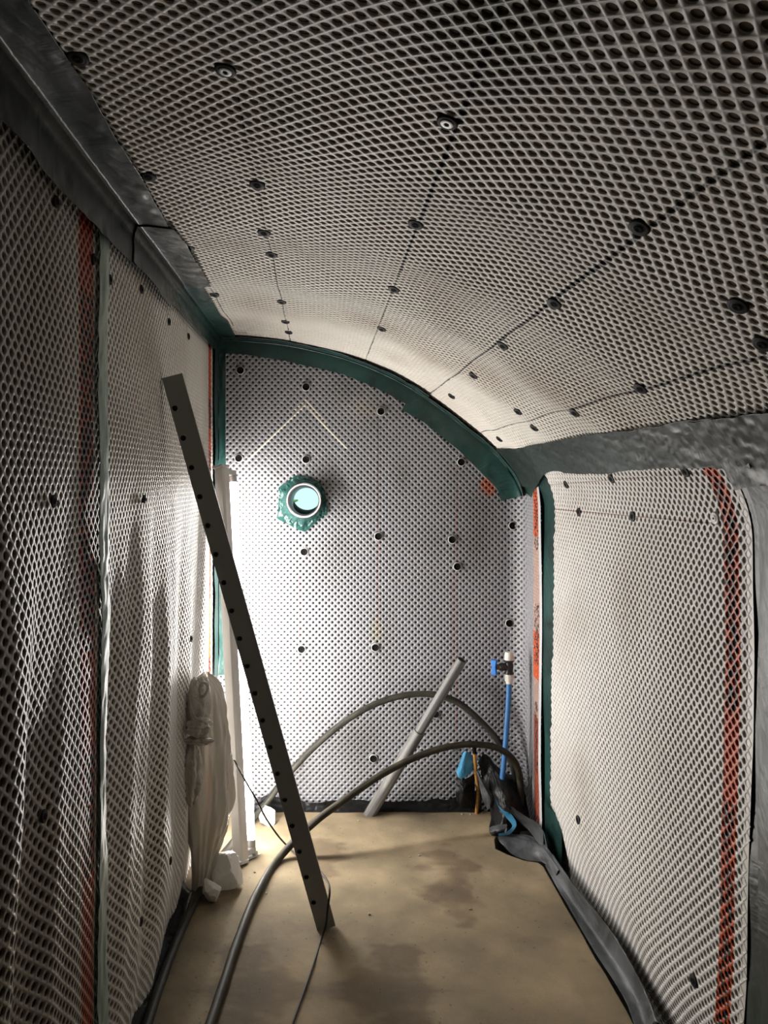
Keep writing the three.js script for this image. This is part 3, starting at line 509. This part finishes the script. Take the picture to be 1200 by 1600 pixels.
// ---------------------------------------------------------------- tube light standing on end in the back corner
{
  const B = V3(-0.3065, 0.006, -3.18), T = V3(-0.4156, 1.575, -3.45), Y = T.clone().sub(B), L = Y.length(); Y.normalize();
  const Z = V3(0.60, 0, -0.80); Z.addScaledVector(Y, -Z.dot(Y)).normalize(); const X = Y.clone().cross(Z);
  const t = thing('tube_light', 'lit fluorescent tube light stood on end, its white casing towards the viewer', 'lamp', B);
  t.quaternion.setFromRotationMatrix(new THREE.Matrix4().makeBasis(X, Y, Z));
  const sh = new THREE.Shape(); sh.moveTo(-0.020, -0.034); sh.lineTo(0.020, -0.034); sh.lineTo(0.025, -0.026); sh.lineTo(0.025, 0.0); sh.lineTo(-0.025, 0.0); sh.lineTo(-0.025, -0.026); sh.closePath();
  const body = new THREE.ExtrudeGeometry(sh, { depth: L, bevelEnabled: true, bevelSize: 0.002, bevelThickness: 0.002, bevelSegments: 2 }); body.rotateX(-Math.PI / 2); body.scale(1, 1, -1);
  const idx = body.index; mesh('casing', toCreasedNormals(body, 0.4), M.lampBody, t);
  for (const y of [0.012, L - 0.033]) mesh('lamp_holder', new RoundedBoxGeometry(0.030, 0.026, 0.066, 3, 0.006).translate(0, y + 0.013, 0.032), M.lampCap, t);
  for (const y of [-0.004, L - 0.004]) mesh('end_cap', new RoundedBoxGeometry(0.062, 0.012, 0.046, 2, 0.003).translate(0, y + 0.006, -0.02), M.lampCap, t);
  mesh('foot_bracket', mergeGeometries([new THREE.BoxGeometry(0.03, 0.004, 0.12).translate(0, 0.0, 0.03), new THREE.CylinderGeometry(0.012, 0.012, 0.018, 16).translate(0, 0.008, 0.07)]), M.lampCap, t);
  const y0 = 0.04, y1 = L - 0.035, zc = 0.052, R = 0.0165;
  const glow = std({ color: 0xffffff, emissive: TUBE_COLOR, emissiveIntensity: TUBE_GLOW, roughness: 0.4 });
  mesh('tube', new THREE.CylinderGeometry(R, R, y1 - y0, 24).translate(0, (y0 + y1) / 2, zc), glow, t);
  for (const y of [y0 + 0.012, y1 - 0.012]) mesh('tube_end', new THREE.CylinderGeometry(R + 0.0008, R + 0.0008, 0.026, 24).translate(0, y, zc), M.plugMetal, t);
  for (const a of [-1.75, -0.6, 0.6, 1.75]) {
    const l = new THREE.RectAreaLight(TUBE_COLOR, TUBE_LIGHT, 0.026, y1 - y0 - 0.06); l.name = 'tube_light_source';
    const dir = V3(Math.sin(a), 0, Math.cos(a)); l.position.set(dir.x * (R + 0.002), (y0 + y1) / 2, zc + dir.z * (R + 0.002));
    const zz = dir.clone().negate(), yy = V3(0, 1, 0), xx = yy.clone().cross(zz); l.quaternion.setFromRotationMatrix(new THREE.Matrix4().makeBasis(xx, yy, zz)); t.add(l);
  }
  // a few handwritten strokes on the casing
  const strokes = [[[0, 0], [0.004, 0.022], [0.009, 0.0]], [[0.001, 0.009], [0.012, 0.012]], [[0.004, 0.034], [0.007, 0.05]], [[-0.001, 0.041], [0.01, 0.043]]];
  mesh('handwriting', mergeGeometries(strokes.map((s) => new THREE.TubeGeometry(new THREE.CatmullRomCurve3(s.map(([x, y]) => V3(-0.004 + x, 0.2 + y, -0.0345))), 12, 0.0008, 5))), M.ink, t);
}

// ---------------------------------------------------------------- perforated channel leaning on the left wall
{
  const B = at(510, 1450, 2.705); B.y = 0.002; const T = at(268.5, 587, 2.455), Y = T.clone().sub(B), L = Y.length(); Y.normalize();
  const Z = V3(0.05, 0.1, 1); Z.addScaledVector(Y, -Z.dot(Y)).normalize(); const X = Y.clone().cross(Z);
  const t = thing('drain_channel', 'long grey perforated drainage channel leaning across the room', 'channel', B);
  t.quaternion.setFromRotationMatrix(new THREE.Matrix4().makeBasis(X, Y, Z));
  const W = 0.032, sh = new THREE.Shape(); sh.moveTo(-W, 0); sh.lineTo(W, 0); sh.lineTo(W, L); sh.lineTo(-W, L); sh.closePath();
  const pitch = 0.0955; for (let i = 0; i < 19; i++) { const y = 0.105 + i * pitch; if (y > L - 0.05) break; const h = new THREE.Path(); h.absarc(-0.018, y, 0.0086, 0, Math.PI * 2, true); sh.holes.push(h); }
  mesh('front_web', new THREE.ExtrudeGeometry(sh, { depth: 0.0025, bevelEnabled: false, curveSegments: 14 }).translate(0, 0, -0.0025), M.channel, t);
  for (const s of [-1, 1]) mesh('side_flange', new RoundedBoxGeometry(0.0025, L, 0.03, 2, 0.001).translate(s * (W - 0.00125), L / 2, -0.016), M.channel, t);
  mesh('rear_web', new THREE.BoxGeometry(2 * W - 0.006, L - 0.004, 0.0022).translate(0, L / 2, -0.03), M.channel, t);
}

// ---------------------------------------------------------------- hoses, cable, pipes
function tube(pts, r, seg, rad = 12, rough = 0) { const c = new THREE.CatmullRomCurve3(pts, false, 'centripetal'), g = new THREE.TubeGeometry(c, seg, r, rad); if (rough) { const p = g.attributes.position, n = g.attributes.normal; for (let i = 0; i < p.count; i++) { const k = rough * noise(i * 0.013, (i % (rad + 1)) * 0.5, 17); p.setXYZ(i, p.getX(i) + n.getX(i) * k, p.getY(i) + n.getY(i) * k, p.getZ(i) + n.getZ(i) * k); } } return g; }
tag(mesh('hose', tube([at(300, 1690, 2.0).setY(0.015), onFloor(322, 1620, 0.015), onFloor(345, 1550, 0.015), onFloor(372, 1468, 0.015), onFloor(402, 1395, 0.015), onFloor(440, 1336, 0.02), at(490, 1286, 3.24), at(545, 1245, 3.3), at(600, 1208, 3.37), at(650, 1183, 3.42), at(700, 1167, 3.46), at(745, 1163, 3.49), at(782, 1171, 3.51), at(805, 1192, 3.53), at(813, 1225, 3.55), at(812, 1275, 3.53), at(800, 1330, 3.5)], 0.0145, 260, 14, 0.0008), M.hose), 'olive black hose crossing the floor and arching low before the grey pipe', 'hose');
tag(mesh('hose', tube([onFloor(214, 1650, 0.0155), onFloor(243, 1560, 0.0155), onFloor(274, 1475, 0.0155), onFloor(308, 1402, 0.0155), onFloor(336, 1352, 0.0155), onFloor(365, 1315, 0.0155), onFloor(392, 1284, 0.016), at(418, 1252, 3.58), at(445, 1216, 3.58), at(485, 1173, 3.59), at(530, 1134, 3.6), at(580, 1103, 3.61), at(630, 1087, 3.62), at(675, 1085, 3.62), at(712, 1096, 3.62), at(750, 1126, 3.62), at(780, 1160, 3.61), at(800, 1194, 3.6), at(808, 1235, 3.59), at(803, 1285, 3.58)], 0.0145, 300, 14, 0.0008), M.hoseDark), 'dark hose along the folded wall, then arching high against the end wall', 'hose');
tag(mesh('cable', tube([at(356, 1133, 3.36), at(353, 1130, 3.33), at(354, 1150, 3.29), at(362, 1178, 3.24), at(374, 1203, 3.17), at(388, 1228, 3.13), at(402, 1252, 3.14), at(414, 1276, 3.16), at(430, 1300, 3.18), onFloor(448, 1321, 0.02), onFloor(466, 1338, 0.006), onFloor(492, 1356, 0.005), at(502, 1364, 2.82), at(513, 1380, 2.72), at(515, 1396, 2.655), at(512, 1420, 2.645), at(509, 1446, 2.66), onFloor(502, 1468, 0.005), onFloor(488, 1512, 0.005), onFloor(474, 1552, 0.005), onFloor(455, 1605, 0.005), onFloor(440, 1650, 0.005)], 0.0036, 260, 8), M.cable), 'thin black cable looping from the tube light round the channel foot', 'cable');
{
  const a = at(576, 1272, 3.63), b = at(722, 1031, 3.40), d = b.clone().sub(a), L = d.length();
  a.y = -0.01;
  const t = thing('grey_pipe', 'grey plastic pipe leaning up from the slab, open upper end', 'pipe', a); d.copy(b).sub(a); const len = d.length();
  t.quaternion.setFromUnitVectors(V3(0, 1, 0), d.normalize());
  const j = len * 0.56;
  mesh('lower_sleeve', lathe([[0.020, 0], [0.0265, 0], [0.0265, j - 0.004], [0.0255, j], [0.0205, j]], 28), M.greyPipe, t);
  mesh('upper_pipe', lathe([[0.0175, 0.05], [0.0215, 0.05], [0.0215, len - 0.001], [0.0205, len], [0.0175, len], [0.0172, len - 0.3], [0.0001, len - 0.3]], 28), M.greyPipe, t);
}
{
  const b = at(795.5, 1066, 3.55), t = thing('water_valve', 'blue handled stop valve with white nuts on a blue water pipe', 'valve', b), k = 3.55 / F;
  const nut = (y0, y1, r, taper) => { const ribs = 20, g = new THREE.CylinderGeometry(r, r * taper, y1 - y0, ribs * 4, 1); const p = g.attributes.position; for (let i = 0; i < p.count; i++) { const ang = Math.atan2(p.getZ(i), p.getX(i)), m = Math.hypot(p.getX(i), p.getZ(i)), f = 1 - 0.05 * (0.5 + 0.5 * Math.cos(ang * ribs)); if (m > r * 0.5) { p.setX(i, p.getX(i) * f); p.setZ(i, p.getZ(i) * f); } } g.computeVertexNormals(); return g.translate(0, (y0 + y1) / 2, 0); };
  mesh('lower_nut', nut(2 * k, 14 * k, 0.021, 0.9), M.whiteNut, t);
  mesh('pipe_collar', new THREE.CylinderGeometry(0.0155, 0.0145, 5 * k, 24).translate(0, 0.5 * k, 0), M.whiteNut, t);
  mesh('valve_body', mergeGeometries([lathe([[0.0001, 13 * k], [0.021, 13 * k], [0.0215, 15 * k], [0.018, 16 * k], [0.0165, 19 * k], [0.019, 22 * k], [0.019, 27 * k], [0.0165, 30 * k], [0.0185, 32 * k], [0.0225, 33 * k], [0.0225, 35 * k], [0.0001, 35 * k]], 28), lathe([[0.0001, 0], [0.017, 0], [0.0165, 0.032], [0.014, 0.036], [0.0001, 0.036]], 24).rotateZ(Math.PI / 2).translate(-0.008, 24 * k, 0)]), M.valveBlack, t);
  mesh('upper_nut', nut(34 * k, 45 * k, 0.0195, 1.12), M.whiteNut, t);
  mesh('nut_top', new THREE.CylinderGeometry(0.0165, 0.019, 2.4 * k, 24).translate(0, 46 * k, 0), M.whiteNut, t);
  mesh('stem', new THREE.CylinderGeometry(0.0125, 0.0125, 0.018, 20).rotateZ(Math.PI / 2).translate(-0.048, 24 * k, 0), M.brownCap, t);
  const hs = new THREE.Shape(); hs.moveTo(-0.011, -0.032); hs.lineTo(0.011, -0.032); hs.quadraticCurveTo(0.003, 0, 0.011, 0.03); hs.lineTo(-0.012, 0.03); hs.quadraticCurveTo(-0.003, 0, -0.011, -0.032);
  mesh('handle', new THREE.ExtrudeGeometry(hs, { depth: 0.016, bevelEnabled: true, bevelSize: 0.002, bevelThickness: 0.002, bevelSegments: 2 }).rotateY(-0.6).translate(-0.062, 24 * k, -0.004), M.blueHandle, t);
  mesh('water_pipe', tube([V3(0, 2 * k, 0), at(795, 1085, 3.55).sub(b), at(793, 1120, 3.55).sub(b), at(790, 1160, 3.555).sub(b), at(787, 1195, 3.56).sub(b), at(782, 1240, 3.57).sub(b), at(778, 1300, 3.55).sub(b)], 0.0118, 60, 20), M.bluePipe, t);
}
{
  const b = at(744.5, 1268, 3.635), t = thing('service_pipe', 'thin orange pipe stub rising beside the blue plastic, black capped', 'pipe', b);
  mesh('stub', tube([V3(0, -0.01, 0), at(747, 1238, 3.62).sub(b), at(743.5, 1208, 3.6).sub(b), at(741.5, 1176, 3.58).sub(b)], 0.0078, 40, 16), M.orangePipe, t);
  mesh('end_cap', tube([at(741.5, 1177, 3.58).sub(b), at(741, 1167, 3.575).sub(b)], 0.0086, 4, 14), M.plugBlack, t);
}

// ---------------------------------------------------------------- loose plastic in the far right corner and the floor flaps
function patch(rows, amp = 0, sd = 0, fr = 9) {               // a smooth surface through a grid of points, crumpled
  const cr = rows.map((r) => new THREE.CatmullRomCurve3(r, false, 'centripetal'));
  return (s, t) => { const col = new THREE.CatmullRomCurve3(cr.map((c) => c.getPoint(s)), false, 'catmullrom', 0.5), p = col.getPoint(t); p.z += amp * fbm(s * fr, t * fr * 0.7, sd, 3); p.y += amp * 0.6 * fbm(s * fr + 5, t * fr, sd + 9, 3); p.x += amp * 0.6 * fbm(s * fr + 9, t * fr, sd + 5, 3); return p; };
}
const a_ = at;
tag(mesh('floor_flap', slab(patch([
  [onFloor(995, 1615, 0.002), onFloor(978, 1565, 0.002), onFloor(925, 1480, 0.002), onFloor(885, 1412, 0.003), onFloor(852, 1352, 0.003)],
  [a_(1012, 1612, 2.19), a_(997, 1560, 2.32), a_(946, 1478, 2.58), a_(897, 1408, 2.86), a_(858, 1346, 3.10)],
  [a_(1026, 1596, 2.16), a_(1003, 1540, 2.28), a_(956, 1456, 2.52), a_(902, 1390, 2.81), a_(863, 1335, 3.12)],
  [a_(1036, 1616, 2.14), a_(1010, 1566, 2.26), a_(963, 1490, 2.50), a_(907, 1420, 2.79), a_(866, 1340, 3.10)],
], 0.004, 811, 7), 100, 16, 0.0016, 1), M.greySheet), 'grey membrane flap folded along the slab edge below the bright sheet', 'flap');
tag(mesh('floor_flap', slab(patch([
  [onFloor(783, 1318, 0.006), onFloor(800, 1334, 0.004), onFloor(822, 1344, 0.003), onFloor(848, 1348, 0.003), onFloor(866, 1372, 0.003)],
  [a_(778, 1309, 3.36), a_(806, 1312, 3.33), a_(828, 1318, 3.26), a_(848, 1330, 3.17), a_(872, 1362, 3.0)],
  [a_(782, 1303, 3.42), a_(815, 1304, 3.38), a_(834, 1308, 3.31), a_(851, 1320, 3.2), a_(876, 1356, 3.02)],
], 0.005, 821, 6), 50, 16, 0.0016, 1), M.greySheet), 'wide torn end of grey flap spread on the slab corner', 'flap');
tag(mesh('plastic_sheet', slab(patch([
  [a_(790, 1249, 3.50), a_(805, 1272, 3.42), a_(825, 1296, 3.33), a_(848, 1326, 3.19)],
  [a_(800, 1262, 3.48), a_(822, 1276, 3.42), a_(838, 1284, 3.36), a_(850, 1300, 3.24)],
  [a_(792, 1262, 3.46), a_(818, 1290, 3.38), a_(838, 1308, 3.3), a_(858, 1340, 3.14)],
], 0.004, 831, 6), 30, 10, 0.0016, 1), M.greySheet), 'dark grey sheet edge slanting up behind the blue film to the corner', 'plastic sheet');
tag(mesh('base_strip', slab((s, t) => { const x = lerp(-0.30, 0.74, s), top = 0.062 + 0.02 * noise(x * 4, 1, 841) + 0.012 * noise(x * 17, 2, 843) + 0.03 * sstep(0.55, 0.72, x); return V3(x, lerp(-0.03, top, t), -END + 0.045 + 0.012 * (1 - t) + 0.008 * fbm(x * 12, t * 3, 845, 3)); }, 110, 8, 0.0016, 1), M.darkSheet), 'crumpled black upstand strip along the foot of the end wall', 'strip');
tag(mesh('blue_film', slab(patch([
  [a_(713, 1207, 3.60), a_(718, 1216, 3.59), a_(728, 1214, 3.59), a_(738, 1204, 3.6)],
  [a_(718, 1192, 3.60), a_(722, 1196, 3.57), a_(731, 1196, 3.58), a_(742, 1190, 3.6)],
  [a_(724, 1176, 3.61), a_(728, 1174, 3.60), a_(735, 1178, 3.61), a_(750, 1188, 3.62)],
], 0.004, 851, 5), 24, 16, 0.0008, 1), M.blueSheet), 'bright blue plastic film flaring up beside the orange pipe', 'plastic film');
tag(mesh('blue_film', slab(patch([
  [a_(772, 1240, 3.53), a_(778, 1258, 3.50), a_(790, 1276, 3.44), a_(800, 1290, 3.40), a_(792, 1299, 3.37), a_(778, 1303, 3.36)],
  [a_(775, 1246, 3.53), a_(786, 1258, 3.50), a_(800, 1274, 3.44), a_(807, 1288, 3.40), a_(797, 1303, 3.37), a_(780, 1306, 3.36)],
], 0.002, 861, 5), 50, 5, 0.0008, 1), M.blueSheet), 'blue film edge curling round the dark hollow at the slab corner', 'plastic film');
tag(mesh('plastic_sheet', slab(patch([
  [a_(712, 1248, 3.60), a_(722, 1262, 3.60), a_(735, 1264, 3.61), a_(742, 1264, 3.62)],
  [a_(712, 1228, 3.61), a_(724, 1234, 3.58), a_(734, 1236, 3.6), a_(742, 1240, 3.62)],
  [a_(714, 1214, 3.61), a_(724, 1218, 3.6), a_(734, 1214, 3.61), a_(742, 1208, 3.63)],
], 0.006, 871, 6), 30, 20, 0.0012, 1), M.darkSheet), 'black sheet fold under the flared blue film', 'plastic sheet');
tag(mesh('plastic_sheet', slab(patch([
  [a_(744, 1206, 3.58), a_(747, 1216, 3.57), a_(750, 1232, 3.56), a_(755, 1252, 3.55), a_(761, 1265, 3.55)],
  [a_(745, 1204, 3.57), a_(752, 1220, 3.55), a_(758, 1232, 3.54), a_(764, 1246, 3.53), a_(766, 1262, 3.53)],
  [a_(746, 1203, 3.58), a_(756, 1222, 3.56), a_(764, 1234, 3.55), a_(771, 1246, 3.54), a_(770, 1262, 3.54)],
], 0.004, 881, 6), 30, 14, 0.0014, 1), M.greySheet), 'grey sheet tongue hanging over the slab corner beside the orange pipe', 'plastic sheet');
tag(mesh('plastic_sheet', slab(patch([
  [a_(747, 1186, 3.63), a_(752, 1215, 3.62), a_(760, 1245, 3.60), a_(766, 1275, 3.56), a_(764, 1300, 3.46)],
  [a_(757, 1179, 3.62), a_(766, 1205, 3.6), a_(776, 1240, 3.52), a_(786, 1270, 3.47), a_(790, 1300, 3.44)],
  [a_(772, 1190, 3.65), a_(784, 1212, 3.58), a_(796, 1238, 3.50), a_(806, 1272, 3.46), a_(814, 1300, 3.47)],
  [a_(790, 1214, 3.67), a_(803, 1212, 3.64), a_(818, 1230, 3.6), a_(824, 1258, 3.55), a_(832, 1290, 3.45)],
], 0.012, 891, 6), 40, 30, 0.0014, 1), M.darkSheet), 'black crumpled plastic bunched in the corner behind the blue pipe', 'plastic sheet');
tag(mesh('plastic_sheet', slab(patch([
  [a_(764, 1294, 3.41), a_(778, 1289, 3.40), a_(792, 1288, 3.39)],
  [a_(765, 1300, 3.39), a_(780, 1298, 3.37), a_(792, 1294, 3.37)],
  [onFloor(768, 1306, 0.006), onFloor(782, 1305, 0.006), a_(792, 1302, 3.35)],
], 0.004, 897, 6), 24, 10, 0.0014, 1), M.greySheet), 'small grey scrap of membrane curled in the slab notch', 'plastic sheet');

// ---------------------------------------------------------------- tied white bag and scrunched paper
{
  const B = V3(-0.440, 0.0, -2.955), t = thing('tied_bag', 'tall white plastic bag tied in a knot, slumped against the folded wall', 'bag', B);
  const cx = (h) => 0.026 * Math.sin(h * 3.0) - 0.004 + 0.012 * h, w = (h) => lerp(0.030, 0.080, sstep(0, 0.45, h)) * lerp(1, 0.84, sstep(0.6, 0.82, h)) * (h > 0.82 ? Math.sqrt(Math.max(0.02, 1 - Math.pow((h - 0.82) / 0.18, 2))) : 1);
  const H = 0.80;
  const bodyFn = (s, q) => { const a = s * 2 * Math.PI, h = q, f = 1 + 0.09 * Math.sin(a * 7 + h * 5 + 2 * noise(h * 4, 3, 9)) + 0.06 * Math.sin(a * 15 - h * 7) + 0.34 * fbm(Math.cos(a) * 1.6 + 4, h * 5 + Math.sin(a) * 1.6, 905, 4); const r = w(h) * f; return V3(cx(h) + Math.cos(a) * r, Math.max(0.003, h * H + 0.012 * noise(s * 9, h * 7, 907)), Math.sin(a) * r * 0.78 - 0.03 * h); };
  const P = [], I = [], UV = [], nu = 96, nv = 90;
  for (let j = 0; j <= nv; j++) for (let i = 0; i <= nu; i++) { const p = bodyFn((i % nu) / nu, j / nv); P.push(p.x, p.y, p.z); UV.push(i / nu * 0.5, j / nv * 0.8); }
  for (let j = 0; j < nv; j++) for (let i = 0; i < nu; i++) { const a = j * (nu + 1) + i; I.push(a, a + nu + 1, a + 1, a + 1, a + nu + 1, a + nu + 2); }
  const g = new THREE.BufferGeometry(); g.setAttribute('position', new THREE.Float32BufferAttribute(P, 3)); g.setAttribute('uv', new THREE.Float32BufferAttribute(UV, 2)); g.setIndex(I); g.computeVertexNormals();
  mesh('bag_body', g, M.bag, t);
  // the gathered mouth hanging down in front: neck lobes, knot, tail
  const lobe = (c, rx, ry, rz, sd, amp) => { const s = new THREE.SphereGeometry(1, 48, 36), p = s.attributes.position; for (let i = 0; i < p.count; i++) { const x = p.getX(i), y = p.getY(i), z = p.getZ(i), a = Math.atan2(z, x), f = 1 + amp * fbm(x * 1.8 + z * 1.3 + sd, y * 1.8 - z, sd, 4) * 2 + amp * 0.5 * Math.sin(a * 7 + y * 2 + sd) * Math.sqrt(Math.max(0, 1 - y * y)); p.setXYZ(i, c.x + x * rx * f, c.y + y * ry * f, c.z + z * rz * f); } s.computeVertexNormals(); return s; };
  const o = (px, py, d) => at(px, py, d).sub(B);
  mesh('neck', lobe(o(312, 1098, 2.85), 0.045, 0.088, 0.034, 911, 0.16), M.bag, t);
  mesh('knot', lobe(o(311, 1136, 2.80), 0.044, 0.034, 0.032, 921, 0.22), M.bag, t);
  mesh('knot_tail', lobe(o(310, 1156, 2.81), 0.046, 0.017, 0.026, 931, 0.25), M.bag, t);
  mesh('tail', lobe(o(300, 1208, 2.83), 0.036, 0.105, 0.026, 941, 0.2), M.bag, t);
  mesh('handle_loop', tube([o(315, 1090, 2.82), o(312, 1078, 2.80), o(317, 1066, 2.80), o(324, 1070, 2.80), o(323, 1082, 2.80), o(316, 1090, 2.81)], 0.0055, 50, 10, 0.001), M.bag, t);
  mesh('drawn_edge', tube([o(296, 1085, 2.80), o(299, 1105, 2.785), o(306, 1122, 2.77), o(318, 1128, 2.77)], 0.004, 40, 8, 0.001), M.bag, t);
}
function scrunch(label, c, sx, sy, sz, sd) {
  let g = mergeVertices((() => { const q = new THREE.IcosahedronGeometry(1, 9); q.deleteAttribute('uv'); q.deleteAttribute('normal'); return q; })(), 1e-4);
  // folded paper: flat facets that meet in ridges (the nearest of a set of random planes cuts the ball), crumpled finely
  const planes = []; let k = sd; const r = () => hash(k++, sd, 881);
  for (let i = 0; i < 22; i++) { const y = r() * 2 - 1, a = r() * 6.283, m = Math.sqrt(1 - y * y); planes.push([V3(Math.cos(a) * m, y, Math.sin(a) * m), 0.52 + 0.46 * r()]); }
  const p = g.attributes.position;
  for (let i = 0; i < p.count; i++) { const v = V3(p.getX(i), p.getY(i), p.getZ(i)); let d = 1.15; for (const [n, h] of planes) { const c = v.dot(n); if (c > 0.05) d = Math.min(d, h / c); } d *= 1 + 0.06 * Math.abs(noise(v.x * 3 + sd, v.y * 3 + v.z * 2, sd)) + 0.02 * noise(v.x * 8, v.y * 8 + v.z * 5, sd + 3); p.setXYZ(i, v.x * d * sx, Math.max(-sy * 0.92, v.y * d * sy), v.z * d * sz); }
  g = toCreasedNormals(g, 0.28);
  const m = mesh('scrunched_paper', g, M.paper); m.position.copy(c); return tag(m, label, 'paper');
}
scrunch('larger scrunched white paper bundle before the tube light foot', at(355, 1368, 2.965).setY(0.062), 0.078, 0.066, 0.058, 1235);
scrunch('smaller scrunched white paper lump beside the hose and tied bag', at(330, 1394, 2.885).setY(0.036), 0.046, 0.040, 0.040, 777);
scrunch('glaring white paper scrap against the end wall by the hose end', at(417, 1281, 3.52).setY(0.045), 0.042, 0.05, 0.035, 4321);
{
  const gs = []; for (const [px, py] of [[560, 1282], [640, 1338], [655, 1336], [735, 1420], [722, 1272], [735, 1272], [752, 1270], [577, 1428], [398, 1362], [416, 1395]]) { const g = new THREE.DodecahedronGeometry(0.003 + 0.003 * rnd(), 0); g.scale(1 + rnd(), 0.5 + 0.4 * rnd(), 1); g.rotateY(rnd() * 6); const p = onFloor(px, py, 0.003); g.translate(p.x, 0.0025, p.z); gs.push(g); }
  const m = mesh('debris', mergeGeometries(gs), M.chip); m.userData = { kind: 'stuff', label: 'small chips of mortar scattered over the concrete slab', category: 'debris' };
}

scene.traverse((o) => { if (o.isMesh) o.castShadow = o.receiveShadow = true; });
renderer.render(scene, camera);
